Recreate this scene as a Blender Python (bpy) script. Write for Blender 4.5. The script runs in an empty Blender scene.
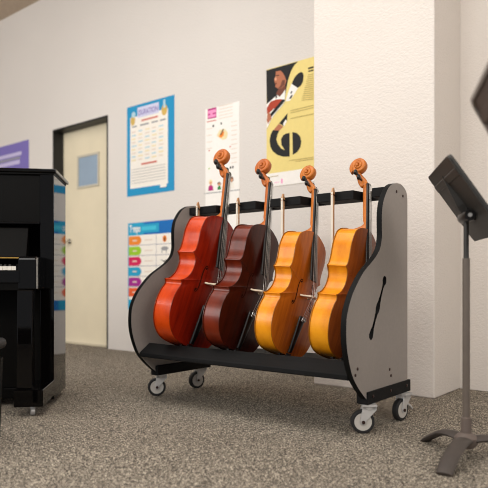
import bpy, math, random
from mathutils import Vector, Matrix, Euler
random.seed(7)
S = bpy.context.scene
COL = S.collection
PI = math.pi

# ------------------------------------------------------------------ camera model (survey of the photo)
FPX, CX, HY, H = 595.0, 244.0, 283.0, 0.70
YAW = math.radians(38.66)
FWD = Vector((-math.sin(YAW), math.cos(YAW), 0)); RGT = Vector((math.cos(YAW), math.sin(YAW), 0))
WALL_Y = 4.04
def surveyed(lat, d, z):            # a point by its distance ahead of and beside the viewpoint
    p = RGT * lat + FWD * d
    return Vector((p.x, p.y, z))
def on_wall(px, py, Y=WALL_Y):      # measured photo point -> (x, z) on the back wall
    a = (px - CX) / FPX; b = -(py - HY) / FPX
    r = FWD + RGT * a
    t = Y / r.y
    return (r.x * t, H + b * t)

# ------------------------------------------------------------------ materials
def lin(c):
    return tuple((v / 12.92 if v <= .04045 else ((v + .055) / 1.055) ** 2.4) for v in (x / 255 for x in c)) + (1,)
def new_mat(name):
    m = bpy.data.materials.new(name); m.use_nodes = True
    nt = m.node_tree; b = nt.nodes['Principled BSDF']
    return m, nt, b
def plain(name, rgb, rough=.5, metal=0, spec=.5, coat=0, var=.06, scale=30, bump=0, bscale=200):
    m, nt, b = new_mat(name)
    tc = nt.nodes.new('ShaderNodeTexCoord')
    n = nt.nodes.new('ShaderNodeTexNoise'); n.inputs['Scale'].default_value = scale; n.inputs['Detail'].default_value = 3
    nt.links.new(tc.outputs['Object'], n.inputs['Vector'])
    r = nt.nodes.new('ShaderNodeValToRGB')
    c = lin(rgb)
    r.color_ramp.elements[0].color = tuple(max(0, v * (1 - var)) for v in c[:3]) + (1,)
    r.color_ramp.elements[1].color = tuple(min(1, v * (1 + var)) for v in c[:3]) + (1,)
    r.color_ramp.elements[0].position = .3; r.color_ramp.elements[1].position = .7
    nt.links.new(n.outputs['Fac'], r.inputs['Fac']); nt.links.new(r.outputs['Color'], b.inputs['Base Color'])
    b.inputs['Roughness'].default_value = rough; b.inputs['Metallic'].default_value = metal
    b.inputs['Specular IOR Level'].default_value = spec
    b.inputs['Coat Weight'].default_value = coat; b.inputs['Coat Roughness'].default_value = .05
    if bump:
        n2 = nt.nodes.new('ShaderNodeTexNoise'); n2.inputs['Scale'].default_value = bscale; n2.inputs['Detail'].default_value = 2
        nt.links.new(tc.outputs['Object'], n2.inputs['Vector'])
        bp = nt.nodes.new('ShaderNodeBump'); bp.inputs['Strength'].default_value = bump; bp.inputs['Distance'].default_value = .004
        nt.links.new(n2.outputs['Fac'], bp.inputs['Height']); nt.links.new(bp.outputs['Normal'], b.inputs['Normal'])
    return m
def varnish(name, dark, light, rough=.3, stretch=(70, 70, 3), flame=0):
    m, nt, b = new_mat(name)
    tc = nt.nodes.new('ShaderNodeTexCoord'); mp = nt.nodes.new('ShaderNodeMapping')
    mp.inputs['Scale'].default_value = stretch
    nt.links.new(tc.outputs['Object'], mp.inputs['Vector'])
    n = nt.nodes.new('ShaderNodeTexNoise'); n.inputs['Scale'].default_value = 1; n.inputs['Detail'].default_value = 5; n.inputs['Roughness'].default_value = .6
    nt.links.new(mp.outputs['Vector'], n.inputs['Vector'])
    n2 = nt.nodes.new('ShaderNodeTexNoise'); n2.inputs['Scale'].default_value = 4; n2.inputs['Detail'].default_value = 2
    nt.links.new(tc.outputs['Object'], n2.inputs['Vector'])
    mx = nt.nodes.new('ShaderNodeMath'); mx.operation = 'MULTIPLY_ADD'; mx.inputs[1].default_value = .6
    ad = nt.nodes.new('ShaderNodeMath'); ad.operation = 'MULTIPLY'; ad.inputs[1].default_value = .4
    nt.links.new(n2.outputs['Fac'], ad.inputs[0]); nt.links.new(n.outputs['Fac'], mx.inputs[0]); nt.links.new(ad.outputs[0], mx.inputs[2])
    r = nt.nodes.new('ShaderNodeValToRGB')
    r.color_ramp.elements[0].position = .36; r.color_ramp.elements[1].position = .62
    r.color_ramp.elements[0].color = lin(dark); r.color_ramp.elements[1].color = lin(light)
    nt.links.new(mx.outputs[0], r.inputs['Fac']); nt.links.new(r.outputs['Color'], b.inputs['Base Color'])
    b.inputs['Roughness'].default_value = rough; b.inputs['Coat Weight'].default_value = .12; b.inputs['Coat Roughness'].default_value = .12; b.inputs['Specular IOR Level'].default_value = .25
    return m
def stucco(name, rgb, bump=.35):
    m, nt, b = new_mat(name)
    tc = nt.nodes.new('ShaderNodeTexCoord'); mp = nt.nodes.new('ShaderNodeMapping'); mp.inputs['Scale'].default_value = (1, 1, 1.35)
    nt.links.new(tc.outputs['Object'], mp.inputs['Vector'])
    n = nt.nodes.new('ShaderNodeTexNoise'); n.inputs['Scale'].default_value = 58; n.inputs['Detail'].default_value = 3; n.inputs['Roughness'].default_value = .6
    nt.links.new(mp.outputs['Vector'], n.inputs['Vector'])
    bp = nt.nodes.new('ShaderNodeBump'); bp.inputs['Strength'].default_value = bump; bp.inputs['Distance'].default_value = .012
    nt.links.new(n.outputs['Fac'], bp.inputs['Height']); nt.links.new(bp.outputs['Normal'], b.inputs['Normal'])
    n2 = nt.nodes.new('ShaderNodeTexNoise'); n2.inputs['Scale'].default_value = 1.2; n2.inputs['Detail'].default_value = 3
    nt.links.new(tc.outputs['Object'], n2.inputs['Vector'])
    r = nt.nodes.new('ShaderNodeValToRGB'); c = lin(rgb)
    r.color_ramp.elements[0].color = tuple(v * .95 for v in c[:3]) + (1,); r.color_ramp.elements[1].color = tuple(min(1, v * 1.04) for v in c[:3]) + (1,)
    nt.links.new(n2.outputs['Fac'], r.inputs['Fac']); nt.links.new(r.outputs['Color'], b.inputs['Base Color'])
    b.inputs['Roughness'].default_value = .85; b.inputs['Specular IOR Level'].default_value = .1
    return m
def carpet_mat():
    m, nt, b = new_mat('speckled_carpet')
    tc = nt.nodes.new('ShaderNodeTexCoord')
    v = nt.nodes.new('ShaderNodeTexVoronoi'); v.inputs['Scale'].default_value = 265; v.inputs['Randomness'].default_value = 1
    nt.links.new(tc.outputs['Object'], v.inputs['Vector'])
    sep = nt.nodes.new('ShaderNodeSeparateColor'); nt.links.new(v.outputs['Color'], sep.inputs['Color'])
    r = nt.nodes.new('ShaderNodeValToRGB'); cr = r.color_ramp
    stops = [(0, (36, 33, 30)), (.3, (78, 73, 67)), (.55, (120, 112, 102)), (.8, (172, 160, 144)), (1, (240, 228, 206))]
    cr.elements[0].position, cr.elements[0].color = stops[0][0], lin(stops[0][1])
    cr.elements[1].position, cr.elements[1].color = stops[-1][0], lin(stops[-1][1])
    for p, c in stops[1:-1]:
        e = cr.elements.new(p); e.color = lin(c)
    nt.links.new(sep.outputs[0], r.inputs['Fac'])
    n = nt.nodes.new('ShaderNodeTexNoise'); n.inputs['Scale'].default_value = 2.2; n.inputs['Detail'].default_value = 4
    nt.links.new(tc.outputs['Object'], n.inputs['Vector'])
    mx = nt.nodes.new('ShaderNodeMix'); mx.data_type = 'RGBA'; mx.blend_type = 'MULTIPLY'; mx.inputs['Factor'].default_value = .25
    nt.links.new(r.outputs['Color'], mx.inputs['A']); nt.links.new(n.outputs['Fac'], mx.inputs['B'])
    nt.links.new(mx.outputs['Result'], b.inputs['Base Color'])
    n2 = nt.nodes.new('ShaderNodeTexNoise'); n2.inputs['Scale'].default_value = 160; n2.inputs['Detail'].default_value = 3
    nt.links.new(tc.outputs['Object'], n2.inputs['Vector'])
    bp = nt.nodes.new('ShaderNodeBump'); bp.inputs['Strength'].default_value = .35; bp.inputs['Distance'].default_value = .004
    nt.links.new(n2.outputs['Fac'], bp.inputs['Height']); nt.links.new(bp.outputs['Normal'], b.inputs['Normal'])
    b.inputs['Roughness'].default_value = 1; b.inputs['Specular IOR Level'].default_value = .1
    return m

M = {}
M['wall'] = stucco('stucco_wall', (218, 212, 206))
M['pillar'] = stucco('stucco_pillar', (222, 214, 206), .4)
M['ceiling'] = plain('ceiling_paint', (196, 178, 158), .9)
M['carpet'] = carpet_mat()
M['door'] = plain('cream_door', (226, 214, 186), .5, var=.03, scale=4)
M['black_frame'] = plain('black_painted_frame', (16, 15, 14), .5)
M['glass'] = plain('door_glass', (146, 165, 184), .15, var=.05, scale=4)
M['chrome'] = plain('chrome', (196, 194, 190), .25, 1)
M['brass'] = plain('brass', (190, 150, 80), .3, 1)
M['lam'] = plain('grey_laminate', (142, 134, 128), .5, var=.03, scale=60)
M['black'] = plain('black_edge', (9, 9, 9), .6, spec=.15)
M['blackwood'] = varnish('black_ash_board', (7, 7, 7), (17, 17, 18), .7, (3, 60, 60))
M['blackwood'].node_tree.nodes['Principled BSDF'].inputs['Specular IOR Level'].default_value = .2
M['blackwood'].node_tree.nodes['Principled BSDF'].inputs['Coat Weight'].default_value = 0
M['screw'] = plain('screw_steel', (70, 52, 48), .4, .7)
M['fork'] = plain('galvanised_fork', (198, 196, 194), .35, .35)
M['tyre'] = plain('rubber_tyre', (26, 25, 25), .7)
M['disc'] = plain('grey_wheel_disc', (186, 181, 174), .5)
M['ebony'] = plain('ebony', (16, 14, 13), .35)
M['fhole'] = plain('f_hole_shadow', (44, 18, 10), .8, spec=.1)
M['string'] = plain('steel_string', (200, 196, 190), .3, .8)
M['bridge'] = plain('maple_bridge', (232, 216, 190), .5)
M['hair'] = plain('bow_hair', (222, 212, 196), .7)
M['bowwood'] = plain('bow_wood', (178, 132, 88), .4)
M['lacquer'] = plain('black_piano_lacquer', (7, 6, 6), .05, spec=.22, var=.02)
M['satin'] = plain('black_piano_satin', (9, 8, 7), .45, spec=.08)
M['ivory'] = plain('ivory_key', (236, 230, 218), .25)
M['leather'] = plain('black_leather', (14, 13, 13), .55)
M['stand'] = plain('charcoal_metal', (50, 48, 45), .5, .1)
M['stand_tube'] = plain('grey_brown_tube', (98, 88, 80), .5, .1)
M['stand_base'] = plain('brown_grey_casting', (98, 86, 79), .6)
M['stand_brown'] = plain('brown_desk_metal', (70, 58, 50), .5, .1)
M['stand_rim'] = plain('grey_desk_rim', (150, 142, 136), .5)
M['stand_leg'] = plain('dark_brown_leg', (66, 58, 53), .6)
WOODS = [  # lit ribs and shaded bellies put into the varnish, beyond slight wood difference
    dict(rib=((174, 46, 8), (216, 74, 14)), belly=((106, 16, 5), (152, 32, 8)), neck=((150, 72, 24), (206, 116, 48))),
    dict(rib=((76, 19, 6), (116, 38, 13)), belly=((38, 10, 6), (66, 19, 8)), neck=((150, 72, 26), (204, 114, 52))),
    dict(rib=((210, 116, 8), (240, 156, 24)), belly=((156, 76, 14), (192, 104, 26)), neck=((156, 80, 24), (212, 126, 50))),
    dict(rib=((216, 122, 9), (244, 162, 27)), belly=((138, 62, 16), (176, 88, 26)), neck=((154, 78, 24), (210, 124, 50))),
]
for i, wd in enumerate(WOODS):
    wd['rm'] = varnish('lit_flamed_rib_varnish_%d' % i, *wd['rib'], rough=.32, stretch=(14, 14, 6))
    wd['bm'] = varnish('shaded_belly_varnish_%d' % i, *wd['belly'], rough=.28, stretch=(60, 60, 2.5))
    wd['nm'] = varnish('neck_varnish_%d' % i, *wd['neck'], rough=.32, stretch=(30, 30, 12))
    wd['em'] = varnish('edge_varnish_%d' % i, tuple(int(v * .62) for v in wd['rib'][0]), tuple(int(v * .7) for v in wd['rib'][1]), rough=.35)

# ------------------------------------------------------------------ mesh builder
class MB:
    def __init__(s): s.v = []; s.f = []; s.mi = []
    def add(s, vs, fs, m=0):
        o = len(s.v); s.v += [tuple(p) for p in vs]
        for f in fs: s.f.append(tuple(i + o for i in f)); s.mi.append(m)
        return s
    def box(s, a, b, m=0):
        x0, y0, z0 = a; x1, y1, z1 = b
        return s.add([(x0, y0, z0), (x1, y0, z0), (x1, y1, z0), (x0, y1, z0), (x0, y0, z1), (x1, y0, z1), (x1, y1, z1), (x0, y1, z1)],
                     [(0, 3, 2, 1), (4, 5, 6, 7), (0, 1, 5, 4), (1, 2, 6, 5), (2, 3, 7, 6), (3, 0, 4, 7)], m)
    def loft(s, loops, m=0, cap=True, closed=True):
        n = len(loops[0]); vs = [p for l in loops for p in l]; fs = []
        for k in range(len(loops) - 1):
            for i in range(n if closed else n - 1):
                j = (i + 1) % n
                fs.append((k * n + i, k * n + j, (k + 1) * n + j, (k + 1) * n + i))
        if cap and closed:
            fs.append(tuple(range(n - 1, -1, -1))); fs.append(tuple((len(loops) - 1) * n + i for i in range(n)))
        return s.add(vs, fs, m)
    def tube(s, path, r, n=10, m=0, cap=True):
        path = [Vector(p) for p in path]; loops = []; up = None
        for i, p in enumerate(path):
            t = (path[min(i + 1, len(path) - 1)] - path[max(i - 1, 0)]).normalized()
            if up is None: up = Vector((0, 0, 1)) if abs(t.z) < .9 else Vector((1, 0, 0))
            a = (up - t * up.dot(t)).normalized(); up = a; b = t.cross(a)
            rr = r[i] if isinstance(r, (list, tuple)) else r
            loops.append([p + (a * math.cos(2 * PI * k / n) + b * math.sin(2 * PI * k / n)) * rr for k in range(n)])
        return s.loft(loops, m, cap)
    def lathe(s, prof, c, axis, n=24, m=0, flat=1):     # prof: (offset along axis, radius)
        c = Vector(c); t = Vector(axis).normalized()
        a = (Vector((0, 0, 1)) if abs(t.z) < .9 else Vector((1, 0, 0))); a = (a - t * a.dot(t)).normalized(); b = t.cross(a)
        return s.loft([[c + t * h + (a * math.cos(2 * PI * k / n) + b * math.sin(2 * PI * k / n) * flat) * max(r, 1e-5) for k in range(n)] for h, r in prof], m)
    def prism(s, pts, fn, t0, t1, m=0):                 # simple polygon pts (u, v); fn(u, v, t)
        n = len(pts)
        vs = [fn(u, v, t0) for u, v in pts] + [fn(u, v, t1) for u, v in pts]
        fs = [tuple(range(n)), tuple(range(2 * n - 1, n - 1, -1))] + [(i, i + n, (i + 1) % n + n, (i + 1) % n) for i in range(n)]
        return s.add(vs, fs, m)
    def poly(s, pts3, m=0): return s.add(pts3, [tuple(range(len(pts3)))], m)
    def build(s, name, mats, parent=None, smooth=None, bevel=0, seg=2):
        me = bpy.data.meshes.new(name); me.from_pydata(s.v, [], s.f)
        for x in (mats if isinstance(mats, (list, tuple)) else [mats]): me.materials.append(x)
        for p, k in zip(me.polygons, s.mi): p.material_index = k
        import bmesh
        bm = bmesh.new(); bm.from_mesh(me); bmesh.ops.recalc_face_normals(bm, faces=bm.faces); bm.to_mesh(me); bm.free()
        if smooth:
            for p in me.polygons: p.use_smooth = True
            me.set_sharp_from_angle(angle=math.radians(smooth))
        o = bpy.data.objects.new(name, me); COL.objects.link(o)
        if parent is not None: o.parent = parent
        if bevel:
            md = o.modifiers.new('bevel', 'BEVEL'); md.width = bevel; md.segments = seg; md.limit_method = 'ANGLE'; md.angle_limit = math.radians(40)
        return o
def tag(o, label, cat, group=None):
    o['label'] = label; o['category'] = cat
    if group: o['group'] = group
    return o
def thing(name, label, cat, loc=(0, 0, 0), rotz=0, group=None):
    o = bpy.data.objects.new(name, None); COL.objects.link(o); o.location = loc; o.rotation_euler = (0, 0, rotz); o.empty_display_size = .1
    return tag(o, label, cat, group)
def struct(o): o['kind'] = 'structure'; return o
def crom(pts, n, closed=False):
    out = []; P = [Vector(p) for p in pts]; N = len(P)
    for i in range(N if closed else N - 1):
        if closed: a, b, c, d = P[i - 1], P[i], P[(i + 1) % N], P[(i + 2) % N]
        else: a, b, c, d = P[max(i - 1, 0)], P[i], P[i + 1], P[min(i + 2, N - 1)]
        for k in range(n):
            t = k / n
            out.append(.5 * ((2 * b) + (c - a) * t + (2 * a - 5 * b + 4 * c - d) * t * t + (3 * b - a - 3 * c + d) * t ** 3))
    if not closed: out.append(P[-1])
    return out
def text_mesh(name, body, x, z, y, size, mat, parent, shear=0, width=None):
    cu = bpy.data.curves.new(name, 'FONT'); cu.body = body; cu.size = size; cu.align_x = 'LEFT'; cu.offset = size * .03
    tmp = bpy.data.objects.new(name, cu); COL.objects.link(tmp)
    me = bpy.data.meshes.new_from_object(tmp.evaluated_get(bpy.context.evaluated_depsgraph_get()))
    bpy.data.objects.remove(tmp)
    w = max(v.co.x for v in me.vertices) - min(v.co.x for v in me.vertices)
    k = (width / w) if width else 1
    for v in me.vertices: v.co = (x + v.co.x * k, y, z + v.co.y)
    me.materials.append(mat)
    o = bpy.data.objects.new(name, me); COL.objects.link(o); o.parent = parent
    return o

# ------------------------------------------------------------------ the room
struct(MB().box((-11, -4.5, -.1), (4, 4.6, 0)).build('floor', M['carpet']))
CEIL = 4.09
struct(MB().box((-11, -4.5, CEIL), (4, 4.6, CEIL + .1)).build('ceiling', M['ceiling']))
DX0, DX1, DZ = -6.094, -5.085, 2.488
w = MB()
w.box((-11, WALL_Y, 0), (DX0, WALL_Y + .3, CEIL)); w.box((DX1, WALL_Y, 0), (-1.9, WALL_Y + .3, CEIL)); w.box((DX0, WALL_Y, DZ), (DX1, WALL_Y + .3, CEIL))
struct(w.build('wall_back', M['wall']))
struct(MB().box((-1.9, 3.985, 0), (4, WALL_Y + .3, CEIL)).build('wall_right', M['pillar']))
struct(MB().box((-11.2, -4.5, 0), (-11, WALL_Y + .3, CEIL)).build('wall_left', M['wall']))
struct(MB().box((-2.202, 3.525, 0), (-1.347, 4.1, CEIL)).build('trim_1', M['pillar'], bevel=.008))
# door in its deep black frame
fr = MB()
RB = WALL_Y + .13
fr.box((DX0, WALL_Y - .004, 0), (DX0 + .02, RB, DZ)); fr.box((DX1 - .02, WALL_Y - .004, 0), (DX1, RB, DZ)); fr.box((DX0 + .02, WALL_Y - .004, DZ - .02), (DX1 - .02, RB, DZ))
struct(fr.build('trim_2', M['black_frame']))
dr = struct(MB().box((DX0, RB, .012), (DX1, RB + .05, DZ)).build('door_1', M['door']))
gx0, gx1, gz0, gz1 = -5.77, -5.42, 1.81, 2.138
vp = MB()
for a, b in (((gx0 - .025, gz0 - .025), (gx1 + .025, gz0)), ((gx0 - .025, gz1), (gx1 + .025, gz1 + .025)), ((gx0 - .025, gz0), (gx0, gz1)), ((gx1, gz0), (gx1 + .025, gz1))):
    vp.box((a[0], RB - .012, a[1]), (b[0], RB, b[1]))
vp.build('window_frame', plain('vision_frame', (196, 188, 170), .5), dr)
MB().box((gx0, RB - .004, gz0), (gx1, RB, gz1)).build('window_pane', M['glass'], dr)
hd = MB(); hd.lathe([(0, .028), (.012, .028), (.014, .012), (.05, .012), (.055, .026), (.075, .03), (.09, .02), (.094, .0)], (-5.945, RB, 1.19), (0, -1, 0))
hd.build('door_handle', M['chrome'], dr, smooth=40)
MB().box((DX0, WALL_Y + .0, .0), (DX1, RB + .05, .012)).build('threshold', M['chrome'], dr)

# ------------------------------------------------------------------ posters on the back wall
def wp(px, py, lift=0):
    x, z = on_wall(px, py); return (x, WALL_Y - .004 - lift, z)
class Print(MB):
    """flat printed shapes lying on a poster"""
    k = 0
    def shape(s, pts, m=0): s.k += 1; s.poly([wp(p[0], p[1], .0006 + s.k * .00006) for p in pts], m); return s
    def xz(s, x0, z0, x1, z1, m=0): s.k += 1; y = WALL_Y - .0046 - s.k * .00006; s.poly([(x0, y, z0), (x1, y, z0), (x1, y, z1), (x0, y, z1)], m); return s
    def xzpoly(s, pts, m=0): s.k += 1; y = WALL_Y - .0046 - s.k * .00006; s.poly([(p[0], y, p[1]) for p in pts], m); return s
    def disc(s, x, z, rx, rz, m=0, n=20): return s.xzpoly([(x + rx * math.cos(2 * PI * i / n), z + rz * math.sin(2 * PI * i / n)) for i in range(n)], m)
def ink(name, rgb): return plain('ink_' + name, rgb, .55, spec=.3, var=.02)
I = {k: ink(k, v) for k, v in dict(blue=(30, 142, 190), paper=(238, 232, 222), lilac=(206, 206, 230), gold=(206, 172, 92), red=(204, 118, 104), grey=(150, 150, 152), pale=(222, 206, 190), paleblue=(176, 206, 218),
    palegold=(232, 216, 166), deepblue=(16, 104, 178), cyan=(62, 186, 212), orange=(232, 132, 44), lime=(150, 196, 42), crimson=(206, 30, 86), teal=(34, 156, 196), purple=(160, 36, 138), vermilion=(232, 92, 40),
    line=(128, 126, 148), magenta=(176, 26, 112), pink=(240, 150, 196), yellow=(230, 209, 130), black=(12, 11, 12), skin=(176, 108, 76), skindark=(112, 60, 42), skinhi=(222, 164, 128), white=(240, 236, 230), violin=(170, 58, 30), brown=(104, 60, 32), green=(40, 130, 60),
    dim=(170, 150, 84), violet=(122, 110, 180), lav=(196, 188, 222), darkviolet=(98, 84, 164)).items()}
def poster(name, label, corners, mat):
    """corners: x0, z0, x1, z1 on the wall"""
    x0, z0, x1, z1 = corners
    root = thing(name, label, 'poster', ((x0 + x1) / 2, WALL_Y, z0), 0)
    inv = Vector(root.location)
    o = MB().box((x0, WALL_Y - .004, z0), (x1, WALL_Y - .0003, z1)).build('sheet', mat, root)
    for v in o.data.vertices: v.co -= inv
    return root, inv
def stick(pr, name, mats, root, inv):
    o = pr.build(name, mats, root)
    for v in o.data.vertices: v.co -= inv
    return o
def stick_text(name, body, x, z, size, mat, root, inv, width=None, lift=.002):
    o = text_mesh(name, body, x - inv.x, z - inv.z, WALL_Y - .004 - lift - inv.y, size, mat, root, width=width)
    return o

# blue-bordered chart
X0, Z0, X1, Z1 = -4.772, 1.588, -4.086, 2.506
rt, inv = poster('chart_poster', 'white music chart with a bright blue border, hung right of the door', (X0, Z0, X1, Z1), I['blue'])
pr = Print(); pr.xz(X0 + .05, Z0 + .075, X1 - .085, Z1 - .115, 0)
stick(pr, 'page', [I['paper']], rt, inv)
pr = Print(); pr.k = 4; pr.xz(X0 + .16, Z1 - .135, X1 - .21, Z1 - .03, 0)
stick(pr, 'title_banner', [I['lilac']], rt, inv)
stick_text('title_lettering', 'DURATION', X0 + .175, Z1 - .112, .075, ink('banner_text', (150, 140, 190)), rt, inv, width=.285)
pr = Print(); pr.k = 4
pr.disc(X0 + .09, Z1 - .15, .035, .05, 0); pr.disc(X0 + .1, Z1 - .09, .03, .03, 1)
stick(pr, 'bell_picture', [I['gold'], I['paleblue']], rt, inv)
pr = Print(); pr.k = 4
pr.disc(X1 - .135, Z1 - .12, .04, .055, 0); pr.xz(X1 - .15, Z1 - .1, X1 - .12, Z1 - .02, 1)
stick(pr, 'bell_picture', [I['gold'], I['paleblue']], rt, inv)
pr = Print(); pr.k = 6
pr.xz(X0 + .22, Z1 - .178, X0 + .46, Z1 - .160, 0)
for i, (a, b) in enumerate(((.08, .15), (.2, .33), (.37, .46), (.49, .57))): pr.xz(X0 + a, Z1 - .222, X0 + b, Z1 - .206, 1)
for r in range(9):
    for c in range(5):
        xx = X0 + .075 + c * .1; zz = Z1 - .275 - r * .036
        pr.xz(xx, zz, xx + .055 + .02 * random.random(), zz + .012, 2 + (r + c) % 3)
pr.xz(X0 + .22, Z0 + .30, X0 + .45, Z0 + .318, 0)
for r in range(6): pr.xz(X0 + .075, Z0 + .125 + r * .028, X1 - .115, Z0 + .129 + r * .028, 5)
pr.xz(X1 - .19, Z0 + .045, X1 - .1, Z0 + .075, 6)
stick(pr, 'table_of_notes', [I['red'], I['grey'], I['pale'], I['paleblue'], I['palegold'], I['grey'], I['paper']], rt, inv)

# tempo chart with coloured tags
X0, Z0, X1, Z1 = -4.756, .43, -4.06, 1.312
rt, inv = poster('chart_poster', 'tempo chart with coloured tags, hung below the blue-bordered chart and half behind the rack', (X0, Z0, X1, Z1), I['deepblue'])
pr = Print()
pr.xz(X0 + .0, Z0, X0 + .24, Z1 - .0, 3)
pr.xz(X0 + .012, Z0 + .10, X1 - .02, Z1 - .128, 0)
for r in range(1, 6): pr.xz(X0 + .012, Z1 - .128 - r * 0.105, X1 - .02, Z1 - .123 - r * 0.105, 1)
for r in range(6): pr.xz(X0 + .42, Z1 - .128 - r * 0.105 - .103, X0 + .425, Z1 - .128 - r * 0.105, 1); pr.xz(X0 + .25, Z1 - .187 - r * 0.105, X0 + .37, Z1 - .176 - r * 0.105, 2)
stick(pr, 'page', [I['paper'], I['line'], I['pale'], I['teal']], rt, inv)
pr = Print(); pr.k = 12; pr.xz(X0 + .20, Z1 - .108, X0 + .46, Z1 - .022, 0); pr.xz(X0 + .21, Z1 - .085, X0 + .42, Z1 - .045, 1)
stick(pr, 'title_band', [I['teal'], I['cyan']], rt, inv)
stick_text('title_lettering', 'Tempo', X0 + .025, Z1 - .095, .105, I['white'], rt, inv, width=.165)
pr = Print(); pr.k = 14
for r, c in enumerate(range(6)):
    zc = Z1 - .181 - r * 0.105
    pr.xzpoly([(X0 + .012, zc - .044), (X0 + .17, zc - .044), (X0 + .198, zc - .02), (X0 + .205, zc), (X0 + .198, zc + .02), (X0 + .17, zc + .044), (X0 + .012, zc + .044)], r)
    pr.xz(X0 + .07, zc - .007, X0 + .135, zc + .007, 6)
stick(pr, 'colour_tag', [I['orange'], I['lime'], I['crimson'], I['teal'], I['purple'], I['vermilion'], I['pale']], rt, inv)
pr = Print(); pr.k = 14
pr.disc(X0 + .54, Z1 - .18, .028, .034, 0); pr.disc(X0 + .54, Z1 - .185, .012, .02, 1)
pr.disc(X0 + .54, Z1 - .275, .05, .02, 2); pr.xz(X0 + .50, Z1 - .32, X0 + .51, Z1 - .275, 2); pr.xz(X0 + .56, Z1 - .32, X0 + .57, Z1 - .275, 2)
pr.xzpoly([(X0 + .47, Z1 - .38), (X0 + .53, Z1 - .395), (X0 + .6, Z1 - .375), (X0 + .54, Z1 - .41)], 3)
stick(pr, 'animal_picture', [I['orange'], I['brown'], I['grey'], I['black']], rt, inv)

# narrow white instrument poster
X0, Z0, X1, Z1 = -3.682, 1.1, -3.282, 2.29
rt, inv = poster('instrument_poster', 'narrow white poster with a magenta square and small figures, behind the first scroll', (X0, Z0, X1, Z1), I['white'])
pr = Print(); pr.shape([(208, 109.3), (216.7, 107.2), (216.7, 117.6), (208, 119.4)], 0); pr.shape([(208.3, 111), (216.4, 109), (216.4, 112.4), (208.3, 114.2)], 1); pr.shape([(208.3, 115.6), (216.4, 113.8), (216.4, 116.4), (208.3, 118.2)], 1); pr.shape([(210.7, 111), (213, 111), (213, 117), (210.7, 117)], 1)
pr.shape([(207.2, 121.6), (216.5, 119.7), (216.5, 120.7), (207.2, 122.6)], 2)
stick(pr, 'magenta_badge', [I['magenta'], I['pink'], I['red']], rt, inv)
pr = Print(); pr.k = 6
pr.shape([(217, 136), (220, 130), (225, 129), (228.3, 133), (227, 138.5), (223, 140)], 0); pr.shape([(219, 136.5), (222, 132), (224.5, 131.5), (224, 135.5), (221.5, 138)], 1); pr.shape([(220.4, 134.6), (223.3, 129), (224.4, 129.3), (221.5, 135.5)], 2)
stick(pr, 'violin_picture', [I['palegold'], I['orange'], I['brown']], rt, inv)
pr = Print(); pr.k = 6
def kid(px, py, coat, hair, k=1):
    pr.shape([(px - 2.6 * k, py), (px + 2.8 * k, py - .6), (px + 2 * k, py - 5 * k), (px + .3, py - 6.4 * k), (px - 1.8 * k, py - 4.6 * k)], coat)
    pr.shape([(px - 1.7, py - 7.5 * k), (px, py - 5.6 * k), (px + 1.8, py - 7.6 * k), (px + 1.6, py - 10.4 * k), (px, py - 11.6 * k), (px - 1.6, py - 10.2 * k)], hair)
    pr.shape([(px - 1.2, py - 7.6 * k), (px, py - 5.9 * k), (px + 1.3, py - 7.7 * k), (px + 1, py - 9.4 * k), (px - .9, py - 9.2 * k)], 4)
for kd in ((211, 191, 0, 1, 1), (219.5, 190, 2, 3, .7), (232, 188.6, 5, 3, 1.05)):
    pr = Print(); pr.k = 6; kid(*kd)
    stick(pr, 'child_figure', [I['magenta'], I['palegold'], I['green'], I['brown'], I['skinhi'], I['paper']], rt, inv)
pr = Print(); pr.k = 16
for k in range(5):
    pr = Print(); pr.k = 16; pr.shape([(219, 106.4 + k * 3.1), (233, 103.2 + k * 3.1), (233, 103.8 + k * 3.1), (219, 107.0 + k * 3.1)], 0)
    stick(pr, 'caption_line', [I['pale']], rt, inv)
pr = Print(); pr.k = 16; pr.shape([(231.5, 122), (237.5, 120.8), (237.5, 121.4), (231.5, 122.6)], 0)
stick(pr, 'caption', [I['pale'], I['black'], I['red'], I['lime'], I['grey']], rt, inv); pr = Print(); pr.k = 16
for k in range(9): pr.shape([(231.5, 126 + k * 4.6), (237.5, 124.8 + k * 4.6), (237.5, 125.5 + k * 4.6), (231.5, 126.7 + k * 4.6)], 0)
stick(pr, 'caption', [I['pale'], I['black'], I['red'], I['lime'], I['grey']], rt, inv); pr = Print(); pr.k = 16
for k in range(4):
    pr = Print(); pr.k = 16; pr.shape([(207, 129 + k * 6.6), (212.5, 127.9 + k * 6.6), (212.5, 128.6 + k * 6.6), (207, 129.7 + k * 6.6)], 0); stick(pr, 'caption', [I['pale'], I['black'], I['red'], I['lime'], I['grey']], rt, inv)
for a, b in ((221, 122.4), (230.2, 166.5), (232.6, 166), (213, 124.8)):
    pr = Print(); pr.k = 16; pr.shape([(a, b + 2.4), (a + 1.3, b + 2.2), (a + 1.3, b), (a, b + .2)], 1); stick(pr, 'small_symbol', [I['pale'], I['black'], I['red'], I['lime'], I['grey']], rt, inv)
for a, b, c in ((230, 146, 2), (209, 168, 3), (209, 150, 2)):
    pr = Print(); pr.k = 16; pr.shape([(a, b + 1.4), (a + 1.3, b + 1.2), (a + 1.3, b), (a, b + .2)], c); stick(pr, 'small_symbol', [I['pale'], I['black'], I['red'], I['lime'], I['grey']], rt, inv)
pr = Print(); pr.k = 16; pr.shape([(204.6, 193.4), (240, 189.4), (240, 190.2), (204.6, 194.2)], 4)
stick(pr, 'ruled_line', [I['pale'], I['black'], I['red'], I['lime'], I['grey']], rt, inv)

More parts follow.
